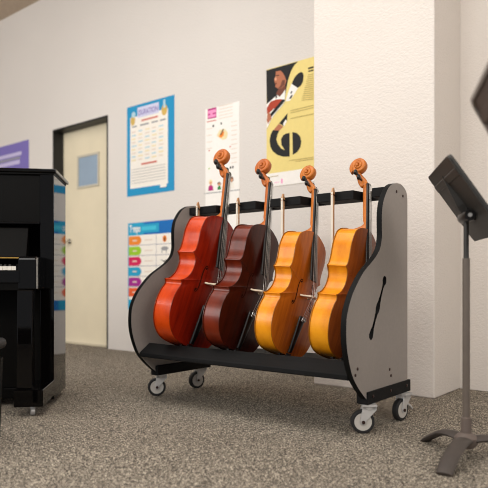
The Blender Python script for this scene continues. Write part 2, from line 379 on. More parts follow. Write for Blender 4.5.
# yellow concert poster
X0, Z0, X1, Z1 = -2.985, 1.506, -2.225, 2.498
rt, inv = poster('concert_poster', 'yellow concert poster with a violinist behind a large clef, cut off by the pillar', (X0, Z0, X1, Z1), I['yellow'])
pr = Print(); pr.xz(X0, Z0, X1, Z0 + .112, 0); pr.shape([(281.3, 183.6), (283, 183.4), (283, 179.2), (282, 178.6), (281.3, 179.6)], 1); pr.shape([(274.5, 182.6), (279.5, 181.8), (279.5, 182.4), (274.5, 183.2)], 1)
stick(pr, 'footer_strip', [I['white'], I['pink']], rt, inv)
pr = Print(); pr.k = 3
pr.shape([(266.6, 70.6), (298.3, 61.6), (294.5, 65.5), (291.4, 71), (288.6, 79.4), (286.4, 89.5), (285.3, 101.7), (281, 107.6), (276.5, 112.4), (271.4, 119.8), (268.3, 127), (267.6, 129)], 0)
# upper counter of the clef
pr.shape([(298, 88), (292, 84), (293.5, 80.2), (295.6, 76.6), (298.4, 73.6), (301.4, 72.0), (303.2, 73), (304, 76), (303.2, 82), (301, 86)], 0)
pr.shape([(298.3, 88.3), (291.8, 83.8), (288.6, 92), (285.8, 101.5), (290, 101), (294.2, 95)], 2)
pr.shape([(289.2, 99), (291.4, 95.6), (293.2, 94.6), (291.6, 98.6)], 0); pr.shape([(290.6, 93), (292, 90.8), (293, 91.8), (291.4, 94)], 0)
# lower fragments and the bowl of the clef
pr.shape([(287.9, 113.3), (279.6, 123.4), (284.4, 126.6), (287.2, 121.5)], 0)
pr.shape([(284.4, 126.6), (287.3, 121.2), (286, 119.6), (283.3, 124.4)], 2)
pr.shape([(279.2, 123.8), (283.6, 126.8), (279.4, 131), (273.6, 130.6)], 1)
pr.shape([(273.2, 130.2), (270.9, 135), (269.9, 141), (270.8, 147), (273.2, 151.5), (277.8, 155), (283.6, 156.8), (290, 156.6), (290, 133), (286.4, 133.6), (283.4, 135.6), (281.4, 139.6), (281.8, 145), (285.2, 150.4), (281.6, 148.6), (278.4, 144.6), (276.7, 139.6), (277.8, 134.8), (279.6, 130.8)], 0)
pr.shape([(292.7, 132.2), (297, 133), (300.4, 136.4), (301.7, 141.4), (300.8, 147), (297.6, 152), (293.2, 155)], 0)
stick(pr, 'clef_picture', [I['black'], I['skin'], I['white']], rt, inv)
pr = Print(); pr.k = 24
pr.shape([(267.0, 104.5), (271.5, 100.5), (277.5, 95), (279.6, 89.5), (285.8, 90), (285.3, 101.7), (281, 107.6), (276.5, 112.4), (271.4, 119.8), (268.3, 127), (267.2, 128.4)], 0)      # shirt
pr.shape([(276.4, 94), (279, 89), (284.5, 83), (286.6, 88), (283.5, 93), (280, 97)], 2)               # neck
pr.shape([(277.2, 69.7), (281.4, 68.3), (285, 70), (287.4, 75), (287.2, 80), (285.4, 85.2), (282, 88.4), (278.6, 88.8), (275.6, 87), (276.2, 84.2), (275, 82), (274.6, 79.6), (276.2, 76), (276.2, 72.5)], 1)   # face in profile
pr.shape([(276.6, 71.6), (277.4, 68.2), (281.6, 66.6), (286.4, 66.6), (289.8, 68.4), (290, 73.6), (288, 79.8), (286.6, 80.6), (285.2, 76.6), (283.4, 73.2), (281, 70.8)], 3)            # hair
pr.shape([(282.5, 80.5), (285.6, 80), (285, 85), (281.5, 88.2), (278.4, 88.6), (281, 85.6)], 2)
pr.shape([(275, 83), (277.6, 83.2), (277.2, 84.2), (275.6, 84.6)], 2); pr.shape([(276.6, 75.4), (279.6, 75), (279.4, 76), (276.8, 76.3)], 3)
pr.shape([(274.8, 79.8), (276.3, 76.6), (277.2, 80), (276.2, 81)], 4)
pr.shape([(267.3, 108), (271, 101.8), (277, 99.6), (282.6, 99.4), (283, 102), (279, 106.6), (274, 109), (269.5, 113.5), (267.3, 114)], 5)                        # violin body
pr.shape([(271.4, 117.6), (285.3, 101.2), (285.4, 99.6), (282.6, 99.8), (270, 114.8)], 3)
pr.shape([(268, 112), (270.6, 113.4), (272, 118.6), (268.4, 124), (267.2, 121)], 1)                  # hand
pr.shape([(275.6, 97), (277.2, 95.2), (277.8, 97.4), (276.4, 99)], 3)
stick(pr, 'violinist_picture', [I['white'], I['skin'], I['skindark'], I['black'], I['skinhi'], I['violin']], rt, inv)
pr = Print(); pr.k = 40
pr.shape([(308.5, 68), (313.9, 66.4), (313.9, 68), (308.5, 69.6)], 1); pr.shape([(308.7, 71), (313.9, 69.6), (313.9, 70.8), (308.7, 72.2)], 1)
stick(pr, 'small_print', [I['dim'], I['black']], rt, inv); pr = Print(); pr.k = 40
for k in range(13):
    a = 308.5 - k * .55; pr.shape([(a, 75 + k * 2.1), (314, 73.7 + k * 2.1), (314, 74.2 + k * 2.1), (a, 75.5 + k * 2.1)], 0)
stick(pr, 'small_print', [I['dim'], I['black']], rt, inv); pr = Print(); pr.k = 40
for k in range(2): pr.shape([(291, 110.6 + k * 2.2), (314, 105 + k * 2.4), (314, 105.5 + k * 2.4), (291, 111.2 + k * 2.2)], 0)
pr.shape([(291, 118.4), (314, 113.6), (314, 114.2), (291, 119)], 0); stick(pr, 'small_print', [I['dim'], I['black']], rt, inv); pr = Print(); pr.k = 40
pr.shape([(290, 160.4), (314, 157), (314, 157.5), (290, 160.9)], 0); pr.shape([(296, 159.2 + 2), (314, 158.8), (314, 159.3), (296, 161.7)], 0); stick(pr, 'small_print', [I['dim'], I['black']], rt, inv); pr = Print(); pr.k = 40
pr.shape([(269.8, 177), (279, 175.4), (279, 175.9), (269.8, 177.5)], 0)
stick(pr, 'small_print', [I['dim'], I['black']], rt, inv)

# purple poster behind the piano
X0, Z0, X1, Z1 = -7.6, 1.93, -6.6, 2.455
rt, inv = poster('banner_poster', 'purple poster with a pale line of writing, above the black piano', (X0, Z0, X1, Z1), I['violet'])
pr = Print()
pr.xz(X0 + .03, Z0 + .0, X1 - .0, Z0 + .14, 0)
stick(pr, 'dark_violet_block', [I['darkviolet']], rt, inv)  # plain darker violet block along the sheet's lower edge, no image on it
pr = Print()
pr.xz(X0 + .05, Z1 - .165, X1 - .16, Z1 - .12, 0); pr.xz(X0 + .05, Z1 - .205, X1 - .19, Z1 - .18, 2); pr.xz(X0 + .05, Z1 - .27, X1 - .2, Z1 - .22, 0)
stick(pr, 'pale_writing', [I['lav'], I['darkviolet'], I['grey']], rt, inv)

# ------------------------------------------------------------------ where the four cellos lean (base point, yaw, lean, roll, size)
CEL = [
    ('red-orange cello in the rack, nearest the piano and tallest', (-2.530, 2.490, .337), .06, .350, .066, 1.080),
    ('dark brown cello in the rack, between the red cello and an orange one', (-2.200, 2.535, .330), .04, .342, .064, .990),
    ('golden orange cello with its tailpiece in full view, right of the dark brown cello', (-1.870, 2.570, .327), 0, .322, .056, .912),
    ('golden orange cello partly hidden by the rack end panel with the slot', (-1.548, 2.566, .332), .04, .310, .078, .900)]
def cello_rot(c): return Matrix.Rotation(c[2], 3, 'Z') @ Matrix.Rotation(-c[3], 3, 'X') @ Matrix.Rotation(c[4], 3, 'Y')
NECKX, NECKY = [], []
for c in CEL:                      # where each neck crosses the rail
    best = min((abs((Vector(c[1]) + cello_rot(c) @ Vector((.056 + (1.035 - l) * .222 - .03, 0, l)) * c[5]).z - 1.162), l) for l in [.8 + .005 * k for k in range(60)])[1]
    q = Vector(c[1]) + cello_rot(c) @ Vector((.056 + (1.035 - best) * .222 - .03, 0, best)) * c[5]
    NECKX.append(q.x); NECKY.append(q.y)

# ------------------------------------------------------------------ cello rack
RK = Vector((-2.01, 2.62, 0))
rack = thing('instrument_rack', 'grey and black wheeled rack holding four cellos in front of the pillar', 'instrument rack', RK)
PROFILE = [(2.949, .16), (2.949, 1.135), (2.938, 1.168), (2.908, 1.190), (2.868, 1.203), (2.828, 1.203), (2.775, 1.194), (2.727, 1.170), (2.692, 1.133), (2.662, 1.085), (2.650, 1.03), (2.650, .97), (2.650, .92), (2.632, .868), (2.590, .828), (2.530, .79),
           (2.465, .752), (2.405, .70), (2.350, .64), (2.308, .56), (2.300, .48), (2.306, .418), (2.325, .354), (2.357, .287), (2.408, .229), (2.470, .178), (2.495, .16)]
def smooth_profile():
    fr_ = crom([(p[0], p[1], 0) for p in PROFILE[1:-1]], 4)
    return [PROFILE[0]] + [(p.x, p.y) for p in fr_] + [PROFILE[-1]]
PR = smooth_profile()
T_, B_ = Vector((2.680, .715)), Vector((2.534, .452))
def hole():
    d = (B_ - T_); Ln = d.length; d /= Ln; n = Vector((-d.y, d.x))
    prof = [(-.019, .005), (-.014, .014), (0, .021), (.014, .019), (.028, .010), (.05, .0075), (Ln * .3, .009), (Ln * .42, .014), (Ln * .48, .020), (Ln * .54, .020), (Ln * .61, .012), (Ln * .75, .009), (Ln - .045, .010), (Ln - .02, .018), (Ln, .0205), (Ln + .012, .014), (Ln + .017, .005)]
    L = [T_ + d * a + n * b for a, b in prof]; R = [T_ + d * a - n * b for a, b in reversed(prof)]
    return [(p.x, p.y) for p in L + R]
HOLE = hole()
import bmesh
def face_with_hole(x, flip):
    bm = bmesh.new(); edges = []
    for loop in (PR, HOLE):
        vs = [bm.verts.new((x, p[0], p[1])) for p in loop]
        for i in range(len(vs)): edges.append(bm.edges.new((vs[i], vs[(i + 1) % len(vs)])))
    bmesh.ops.triangle_fill(bm, edges=edges, use_beauty=True)
    bm.verts.index_update()
    vs = [tuple(v.co) for v in bm.verts]; fs = [tuple(v.index for v in f.verts) for f in bm.faces]; bm.free()
    return vs, fs
def end_panel(x0, x1):
    mb = MB()
    for x in (x0, x1): mb.add(*face_with_hole(x, 0), 0)
    p = mb.build('end_panel', M['lam'], rack)
    for v in p.data.vertices: v.co -= RK
    # orient the two faces outward
    for f in p.data.polygons: pass
    eb = MB()
    for loop in (PR, HOLE):
        n = len(loop)
        eb.add([(x, q[0], q[1]) for x in (x0, x1) for q in loop], [(i, (i + 1) % n, n + (i + 1) % n, n + i) for i in range(n)])
    e = eb.build('edge_banding', M['black'], p, smooth=50); e['label'] = 'black edge banding'
    for v in e.data.vertices: v.co -= RK
    return p
def rk(mb, name, mat, **k):
    par = k.pop('parent', rack)
    o = mb.build(name, mat, par, **k)
    for v in o.data.vertices: v.co -= RK
    return o
XR1, XR0 = -1.270, -1.298
XL1, XL0 = -2.682, -2.710
pR = end_panel(XR0, XR1); pL = end_panel(XL0, XL1)
def screw(x, y, z, parent, dx=1):
    mb = MB(); mb.lathe([(0, .0075), (.002, .0075), (.0035, .005), (.0037, 0)], (x, y, z), (dx, 0, 0), 12)
    o = mb.build('screw', M['screw'], parent, smooth=40)
    for v in o.data.vertices: v.co -= RK
for y, z in ((2.815, 1.160), (2.892, 1.146), (2.403, .314), (2.382, .288), (2.735, .275), (2.75, .243)): screw(XR1, y, z, pR)
# base rails under the end panels
b1 = rk(MB().box((-1.322, 2.490, .138), (-1.262, 2.972, .197)), 'base_rail', M['blackwood'], bevel=.003)
b2 = rk(MB().box((-2.722, 2.490, .138), (-2.662, 2.972, .197)), 'base_rail', M['blackwood'], bevel=.003)
for y in (2.54, 2.73, 2.92): screw(-1.262, y, .172, b1)
# sloped shelf lip and the bed behind it
sl = MB(); sl.prism([(2.360, .288), (2.440, .341), (2.462, .318), (2.378, .261), (2.360, .266)], lambda u, v, t: (t, u, v), XL1, XR0)
rk(sl, 'shelf_lip', M['blackwood'], bevel=.003)
sb = MB(); sb.prism([(2.44, .296), (2.93, .296), (2.93, .276), (2.44, .276)], lambda u, v, t: (t, u, v), XL1, XR0)
rk(sb, 'shelf_bed', M['blackwood'])
# neck rail with a notch for each neck
RY0, RY1, RZ0, RZ1 = 2.785, 2.92, 1.138, 1.186
pts = [(XL1, RY1), (XL1, RY0)]
for nx, ny in zip(NECKX, NECKY):
    yy = min(RY1 - .012, ny + .036); pts += [(nx - .042, RY0), (nx - .034, yy), (nx + .058, yy), (nx + .064, RY0)]
pts += [(XR0, RY0), (XR0, RY1)]
nr = MB(); nr.prism(pts, lambda u, v, t: (u, v, t), RZ0, RZ1)
rail = rk(nr, 'neck_rail', M['blackwood'], bevel=.003)
BOWX = [-2.585, -2.257, -1.929, -1.606]
for bx_ in BOWX:
    hk = MB(); hk.tube([(bx_ + .009, RY0 + .004, 1.165), (bx_ + .009, RY0 - .02, 1.165), (bx_ + .009, RY0 - .026, 1.172)], .0025, 8)
    rk(hk, 'bow_hook', M['black'], smooth=60, parent=rail)
# casters
def caster(px, py, ang, trail, R=.055, brake=False):
    """ang: direction of the axle; (px, py) the swivel centre under the rail"""
    ca = bpy.data.objects.new('caster', None); COL.objects.link(ca); ca.parent = rack; ca.location = Vector((px, py, 0)) - RK; ca.rotation_euler = (0, 0, ang)
    # local x = axle, -y = trail
    W = .03
    pl = MB(); pl.box((-.034, -.034, .128), (.034, .034, .138)); pl.lathe([(0, .026), (.012, .03), (.018, .03)], (0, 0, .110), (0, 0, 1), 20)
    pl.build('mount_plate', M['fork'], ca, smooth=40)
    fk = MB()
    for sx in (-1, 1):
        xx = sx * (W / 2 + .006)
        fk.prism([(-.03, .128), (.032, .128), (.034, .112), (-trail + .014, R + .006), (-trail + .010, R - .012), (-trail - .010, R - .012), (-trail - .014, R + .006)],
                 lambda u, v, t: (t, u, v), xx - .003, xx + .003)
    fk.box((-W / 2 - .009, -.03, .112), (W / 2 + .009, .032, .128))
    fk.build('fork', M['fork'], ca, bevel=.0015)
    wl = MB(); wl.lathe([(-W / 2, R * .74), (-W / 2, R * .93), (-W / 2 + .004, R), (W / 2 - .004, R), (W / 2, R * .93), (W / 2, R * .74)], (0, -trail, R), (1, 0, 0), 36)
    wo = wl.build('wheel', M['tyre'], ca, smooth=35); wo['label'] = 'black rubber tyre'
    dc = MB(); dc.lathe([(-W / 2 - .001, 0), (-W / 2 - .001, R * .74), (W / 2 + .001, R * .74), (W / 2 + .001, 0)], (0, -trail, R), (1, 0, 0), 36)
    d = dc.build('wheel_disc', M['disc'], wo, smooth=35); d['label'] = 'light grey wheel disc'
    hb = MB(); hb.lathe([(-W / 2 - .015, 0), (-W / 2 - .015, .008), (W / 2 + .015, .008), (W / 2 + .015, 0)], (0, -trail, R), (1, 0, 0), 16)
    hb.build('axle', M['screw'], ca, smooth=35)
    if brake:
        bp_ = MB(); bp_.prism([(.02, .085), (.05, .07), (.066, .05), (.062, .044), (.044, .06), (.018, .074)], lambda u, v, t: (t, u, v), -.018, .018)
        bp_.build('brake_pedal', M['fork'], ca, bevel=.002)
def swivel(cx, cy, angd, trail, brake=False):
    a = math.radians(angd)           # wheel contact at (cx, cy); local -y is the trail direction
    back = Vector((math.sin(a), -math.cos(a)))
    caster(cx - back.x * trail, cy - back.y * trail, a, trail, brake=brake)
swivel(-1.303, 2.514, -52, .028); swivel(-1.274, 2.867, -8, .03, True)
swivel(-2.735, 2.550, -37, .028); swivel(-2.725, 2.90, -15, .028)

# ------------------------------------------------------------------ cello
def P(w, l, d): return Vector((d, -w, l))
def half_outline():
    A = crom([(0, 0, 0), (.07, .003, 0), (.125, .016, 0), (.172, .048, 0), (.204, .095, 0), (.219, .150, 0), (.219, .205, 0), (.208, .255, 0), (.195, .283, 0), (.197, .300, 0), (.206, .310, 0)], 4)
    Bq = crom([(.206, .310, 0), (.188, .320, 0), (.166, .338, 0), (.148, .364, 0), (.138, .395, 0), (.136, .42, 0), (.140, .444, 0), (.150, .464, 0), (.162, .474, 0), (.173, .482, 0)], 4)
    Cq = crom([(.173, .482, 0), (.163, .496, 0), (.159, .53, 0), (.163, .575, 0), (.166, .61, 0), (.162, .648, 0), (.150, .688, 0), (.118, .718, 0), (.075, .738, 0), (.035, .75, 0), (0, .755, 0)], 4)
    return [(p.x, p.y) for p in A[:-1] + Bq[:-1] + Cq]
HALF = half_outline()
OUT = HALF[:-1] + [(-w, l) for w, l in reversed(HALF[1:])]       # closed loop
C0 = .385
def ring(t, inset=0):
    return [(w * t, C0 + (l - C0) * t) for w, l in OUT]
def rib_loop(ins=.005):
    n = len(OUT); res = []
    for i in range(n):
        a = Vector(OUT[i - 1]); b = Vector(OUT[(i + 1) % n]); t = (b - a).normalized(); nrm = Vector((-t.y, t.x))
        p = Vector(OUT[i]) + nrm * ins
        res.append((p.x, p.y))
    return res
RIB = rib_loop()
ARCH = .026
def arch(t): 
    t = max(0, min(1, t)); return ARCH * (1 - t ** 2.3) * (1 - .25 * t)
def height_at(w, l):
    best = 1
    dx, dy = w, l - C0
    r = math.hypot(dx, dy)
    if r < 1e-6: return arch(0)
    a = math.atan2(dy, dx)
    n = len(OUT)
    for i in range(n):
        x1, y1 = OUT[i][0], OUT[i][1] - C0; x2, y2 = OUT[(i + 1) % n][0], OUT[(i + 1) % n][1] - C0
        den = dx * (y2 - y1) - dy * (x2 - x1)
        if abs(den) < 1e-12: continue
        s = (x1 * (y2 - y1) - y1 * (x2 - x1)) / den
        u = (x1 * dy - y1 * dx) / den
        if s > 0 and -1e-6 <= u <= 1 + 1e-6: best = s; break
    return arch(1 / best)
def plate(base, sgn):
    """arched plate: base d of the rib side, sgn +1 belly, -1 back"""
    mb = MB(); n = len(OUT); TS = [1, .985, .95, .88, .78, .65, .5, .35, .2, .08]
    loops = [[P(w, l, base) for w, l in OUT], [P(w, l, base + sgn * .004) for w, l in OUT]]
    for t in TS[1:]: loops.append([P(w, l, base + sgn * (.004 + arch(t))) for w, l in ring(t)])
    vs = [p for lp in loops for p in lp]; fs = []; mi = []
    for k in range(len(loops) - 1):
        for i in range(n):
            j = (i + 1) % n; fs.append((k * n + i, k * n + j, (k + 1) * n + j, (k + 1) * n + i)); mi.append(1 if k == 0 else 0)
    o = len(vs); vs.append(P(0, C0, base + sgn * (.004 + ARCH)))
    for i in range(n): fs.append(((len(loops) - 1) * n + i, (len(loops) - 1) * n + (i + 1) % n, o)); mi.append(0)
    fs.append(tuple(range(n))); mi.append(1)
    mb.v = [tuple(v) for v in vs]; mb.f = fs; mb.mi = mi
    return mb
RD = .112                                     # rib height
def dtop(l): return .056 + (1.035 - l) * .222  # fingerboard playing surface
def make_cello(idx, label, loc, yaw, pitch, roll, sc):
    wd = WOODS[idx]
    root = thing('cello', label, 'cello', loc, 0, None)
    R = Matrix.Rotation(yaw, 3, 'Z') @ Matrix.Rotation(-pitch, 3, 'X') @ Matrix.Rotation(roll, 3, 'Y')
    root.rotation_euler = R.to_euler(); root.scale = (sc, sc, sc)
    plate(0, -1).build('back', [wd['bm'], wd['em']], root, smooth=30)
    belly = plate(RD, 1).build('belly', [wd['bm'], wd['em']], root, smooth=30)
    rb = MB(); rb.loft([[P(w, l, -.001) for w, l in RIB], [P(w, l, RD + .001) for w, l in RIB]], 0, False)
    rb.build('ribs', wd['rm'], root, smooth=35)
    # f-holes
    for s in (1, -1):
        pth = crom([(.060, .424, 0), (.053, .432, 0), (.056, .442, 0), (.066, .440, 0), (.073, .420, 0), (.076, .385, 0), (.079, .350, 0), (.082, .315, 0), (.090, .290, 0), (.101, .286, 0), (.105, .296, 0), (.099, .304, 0)], 4)
        fh = MB(); n = len(pth); vs = []
        for i, p in enumerate(pth):
            t = (pth[min(i + 1, n - 1)] - pth[max(i - 1, 0)]).normalized(); q = Vector((-t.y, t.x)); hw = .0014 + .0016 * math.sin(PI * i / (n - 1))
            for e in (-1, 1):
                w_, l_ = p.x + q.x * hw * e, p.y + q.y * hw * e
                vs.append(P(w_ * s, l_, RD + .004 + height_at(w_, l_) + .0009))
        fh.add(vs, [(2 * i, 2 * i + 1, 2 * i + 3, 2 * i + 2) for i in range(n - 1)])
        for cw, cl, r in ((.060, .428, .0055), (.098, .299, .0065)):
            hz = RD + .004 + height_at(cw, cl) + .001
            fh.poly([P((cw + r * math.cos(k * PI / 6)) * s, cl + r * math.sin(k * PI / 6), RD + .004 + height_at(cw + r * math.cos(k * PI / 6), cl + r * math.sin(k * PI / 6)) + .001) for k in range(12)])
        fh.build('f_hole', M['fhole'], belly)
    # neck with heel
    def dsec(l, hw, top, bot):
        pts = [(hw, top)] + [(hw * math.cos(a), top - .004 - (top - .004 - bot) * math.sin(a)) for a in [PI * k / 10 for k in range(0, 11)]] + [(-hw, top)]
        return [P(a, l, b) for a, b in pts]
    nk = MB(); fbt = lambda l: dtop(l) - .015
    secs = [(.748, .021, .0), (.756, .021, .0), (.764, .0205, .028), (.775, .020, .058), (.79, .0195, .075), (.81, .0185, None), (.86, .0175, None), (.95, .0165, None), (1.035, .016, None)]
    nk.loft([dsec(l, hw, fbt(l), b if b is not None else fbt(l) - .027) for l, hw, b in secs])
    nk.build('neck', wd['nm'], root, smooth=50)
    fb = MB(); loops = []
    for l in (.452, .6, .8, 1.035):
        hw = .0155 + (1.035 - l) * .0265; tp = dtop(l)
        loops.append([P(hw, l, tp - .014)] + [P(hw * math.cos(a), l, tp - .006 + .006 * math.sin(a)) for a in [PI * k / 8 for k in range(9)]] + [P(-hw, l, tp - .014)])
    fb.loft(loops); fb.build('fingerboard', M['ebony'], root, smooth=50)
    nt = MB(); nt.loft([[P(.016, l, dtop(1.035) - .014), P(.016, l, dtop(1.035) - .001), P(0, l, dtop(1.035) + .004), P(-.016, l, dtop(1.035) - .001), P(-.016, l, dtop(1.035) - .014)] for l in (1.036, 1.042)])
    nt.build('nut', M['ebony'], root)
    # pegbox and scroll
    def sec(c, tdir, h, b, n=14):
        nrm = Vector((-tdir.y, tdir.x)); out = []
        for k in range(n):
            a = 2 * PI * k / n; ca, sa = math.cos(a), math.sin(a)
            ca = math.copysign(abs(ca) ** .55, ca); sa = math.copysign(abs(sa) ** .55, sa)
            q = Vector(c) + nrm * h * ca
            out.append(P(b * sa, q.x, q.y))
        return out
    pb = MB()
    path = crom([(1.030, 0.027, 0), (1.038, 0.021, 0), (1.056, 0.007, 0), (1.078, -0.010, 0), (1.098, -0.026, 0), (1.115, -0.043, 0), (1.130, -0.058, 0)], 3)
    hs = crom([(.016, .0165, 0), (.024, .0185, 0), (.026, .019, 0), (.021, .018, 0), (.0165, .017, 0), (.014, .016, 0), (.013, .016, 0)], 3)
    pb.loft([sec((p.x, p.y), (path[min(i + 1, len(path) - 1)] - path[max(i - 1, 0)]).normalized().to_2d(), hs[i].x, hs[i].y) for i, p in enumerate(path)])
    pgb = pb.build('pegbox', wd['nm'], root, smooth=50)
    sc_ = MB(); loops = []; CL, CD = 1.157, -.040; N = 54
    for k in range(N + 1):
        u = k / N; al = math.radians(222 + 830 * u); r = .036 * (1 - u) ** .85 + .006
        c = Vector((CL + r * math.cos(al), CD + r * math.sin(al))); tg = Vector((-math.sin(al), math.cos(al)))
        loops.append(sec(c, tg, .0135 * (1 - u) + .0055, .016 + .017 * u ** .8, 12))
    sc_.loft(loops)
    sc_.lathe([(-.036, 0), (-.036, .006), (-.034, .0085), (.034, .0085), (.036, .006), (.036, 0)], P(0, CL, CD), (0, 1, 0), 16)
    so = sc_.build('scroll', wd['nm'], root, smooth=60)
    for q, (l, d, s) in enumerate(((1.060, .008, 1), (1.076, -.005, -1), (1.092, -.019, 1), (1.107, -.034, -1))):
        pg = MB()
        pg.lathe([(-.03, .004), (.024, .006), (.034, .0065), (.036, .010), (.040, .010), (.042, .007), (.048, .012), (.058, .0165), (.068, .0165), (.076, .011), (.079, 0)], P(0, l, d), P(s, 0, 0), 14, flat=.62)
        pg.build('peg', M['ebony'], root, smooth=50)
    # bridge
    bd = RD + .004 + height_at(0, .355); BT = .214
    br = MB()
    shp = [(-.046, bd - .006), (-.030, bd - .003), (-.022, bd + .012), (-.010, bd + .018), (0, bd + .019), (.010, bd + .018), (.022, bd + .012), (.030, bd - .003), (.046, bd - .006), (.046, bd + .004), (.034, bd + .016), (.036, bd + .026), (.031, BT - .008), (.016, BT - .001), (0, BT + .001), (-.016, BT - .001), (-.031, BT - .008), (-.036, bd + .026), (-.034, bd + .016), (-.046, bd + .004)]
    br.prism(shp, lambda u, v, t: P(u, t, v), .349, .358)
    br.build('bridge', M['bridge'], root, bevel=.001)
    # tailpiece
    tp = MB(); loops = []
    for l, hw, d in ((.018, .013, RD + .014), (.05, .016, RD + .022), (.14, .021, RD + .036), (.20, .026, RD + .045), (.222, .029, RD + .049), (.232, .027, RD + .049)):
        loops.append([P(hw, l, d - .006)] + [P(hw * math.cos(a), l, d + .009 * math.sin(a)) for a in [PI * k / 8 for k in range(9)]] + [P(-hw, l, d - .006)])
    tp.loft(loops); tpo = tp.build('tailpiece', M['ebony'], root, smooth=50)
    for k in range(4):
        w_ = -.0165 + .011 * k
        ft = MB(); ft.tube([P(w_, .212, RD + .054), P(w_, .212, RD + .066)], .0035, 8); ft.tube([P(w_, .205, RD + .059), P(w_, .230, RD + .063)], .003, 8)
        ft.build('fine_tuner', M['chrome'], tpo, smooth=50)
        st = MB(); wb = -.024 + .016 * k; wn = -.0105 + .007 * k
        st.tube([P(w_, .226, RD + .062), P(wb, .3535, BT + .001 - abs(wb) * .12), P(wn, 1.039, dtop(1.035) + .004), P(wn * .7, (1.060, 1.076, 1.092, 1.107)[k], (.014, .001, -.013, -.028)[k])], [.0012, .0012, .001, .001], 6)
        st.build('string', M['string'], root, smooth=60)
    sd = MB(); sd.tube([P(0, -.001, RD * .55), P(0, .02, RD * .55)], .010, 14); sd.build('endpin', M['ebony'], root, smooth=40)
    sa = MB(); sa.box(P(.018, -.001, RD + .002), P(-.018, .012, RD + .014)); sa.build('saddle', M['ebony'], root)
    return root
for i, c in enumerate(CEL): make_cello(i, *c)

# ------------------------------------------------------------------ bows hanging on the rail
BOWL = ['bow hanging on the rail behind the red-orange cello', 'bow hanging on the rail behind the dark brown cello', 'bow hanging on the rail behind the golden cello with the visible tailpiece', 'bow hanging on the rail behind the cello beside the slotted end panel']
for i, bx_ in enumerate(BOWX):
    zt = (1.215, 1.213, 1.205, 1.208)[i]
    bw = thing('cello_bow', BOWL[i], 'bow', (bx_, RY0 - .012, zt - .715), 0, 'bows hanging on the rack rail')
    MB().tube([(0, 0, .0), (0, 0, .03), (0, -.004, .36), (0, 0, .69)], [.0055, .0055, .005, .0038], 10).build('stick', M['bowwood'], bw, smooth=60)
    t = MB(); t.prism([(.004, .685), (-.004, .715), (-.012, .71), (-.020, .69), (-.022, .675), (-.010, .680), (-.004, .672), (.004, .672)], lambda u, v, q: (q, u, v), -.005, .005)
    t.build('tip', M['bowwood'], bw)
    MB().box((-.006, -.0215, .05), (.006, -.0195, .69)).build('hair', M['hair'], bw)
    f = MB(); f.prism([(-.004, .01), (-.004, .06), (-.012, .065), (-.022, .06), (-.024, .015), (-.02, .01)], lambda u, v, q: (q, u, v), -.007, .007)
    f.build('frog', M['ebony'], bw, bevel=.001)
    MB().tube([(0, 0, -.018), (0, 0, .0)], .0055, 10).build('end_screw', M['chrome'], bw, smooth=40)

# ------------------------------------------------------------------ upright piano
PO = surveyed(-1.054, 3.12, 0); PROT = math.atan2(.7198, .6943)
piano = thing('upright_piano', 'black upright piano with a polished side, in front of the door', 'piano', PO, PROT)
def pbx(name, a, b, mat='satin', bevel=.003, parent=None, smooth=None): return MB().box(a, b).build(name, M[mat], parent or piano, bevel=bevel)
PW = 1.5; BV = .70
for u0, u1 in ((-.078, 0), (-PW, -PW + .078)):
    sp = MB(); sp.box((u0, .306, .03), (u1, BV, 1.332)); sp.build('side_panel', M['lacquer'], piano, bevel=.003)
pbx('lid', (-PW - .016, .288, 1.332), (.016, BV + .022, 1.354), 'lacquer', .006)
pbx('lid_rim', (-PW - .004, .300, 1.322), (.004, BV, 1.332), 'satin', .001)
pbx('upper_panel', (-PW + .078, .318, 1.045), (-.078, .34, 1.332))
pbx('panel_ledge', (-PW + .078, .285, 1.035), (-.078, .32, 1.048), 'lacquer', .004)
pbx('back_board', (-PW + .078, BV - .03, .05), (-.078, BV, 1.332))
fbd = MB(); fbd.prism([(.245, .845), (.30, 1.015), (.316, 1.02), (.316, .845)], lambda u, v, t: (t, u, v), -PW + .14, -.14); fbd.build('fallboard', M['satin'], piano, bevel=.004)
hg = MB(); hg.box((-PW + .15, .236, .838), (-.15, .2455, .8445)); hg.build('hinge_strip', M['brass'], piano)
pbx('key_bed', (-PW + .1, .05, .66), (-.1, .306, .745))
pbx('key_slip', (-PW + .13, .042, .70), (-.13, .058, .768), 'lacquer', .003)
for u0, u1 in ((-.138, -.045), (-PW + .045, -PW + .138)):
    ar = MB(); ar.prism([(.046, .665), (.306, .665), (.306, .846), (.07, .842), (.046, .83)], lambda u, v, t: (t, u, v), u0, u1); ar.build('arm', M['lacquer'], piano, bevel=.006)
for u0, u1 in ((-.150, -.138), (-PW + .138, -PW + .150)): pbx('key_block', (u0, .062, .745), (u1, .245, .80), 'satin', .002)
KX0, KX1 = -PW + .151, -.151
kw = (KX1 - KX0) / 52
for k in range(52):
    kb = MB(); kb.box((KX0 + k * kw + .0006, .062, .752), (KX0 + (k + 1) * kw - .0006, .24, .789)); kb.build('white_key', M['ivory'], piano)
for k in range(51):
    if k % 7 in (0, 2, 3, 5, 6) :
        bk = MB(); xx = KX0 + (k + 1) * kw
        bk.prism([(.112, .789), (.118, .800), (.24, .801), (.24, .788)], lambda u, v, t: (t, u, v), xx - .0055, xx + .0055); bk.build('black_key', M['ebony'], piano)
pbx('lower_panel', (-PW + .078, .318, .10), (-.078, .345, .66))
pbx('bottom_board', (-PW + .078, .30, .045), (-.078, BV - .03, .10))
for u0, u1 in ((-.142, -.062), (-PW + .062, -PW + .142)):
    lg = MB(); lg.prism([(.03, .14), (.11, .14), (.105, .22), (.09, .5), (.11, .62), (.13, .665), (.045, .665), (.04, .6)], lambda u, v, t: (t, u, v), u0, u1)
    lg.build('leg', M['lacquer'], piano, bevel=.006)
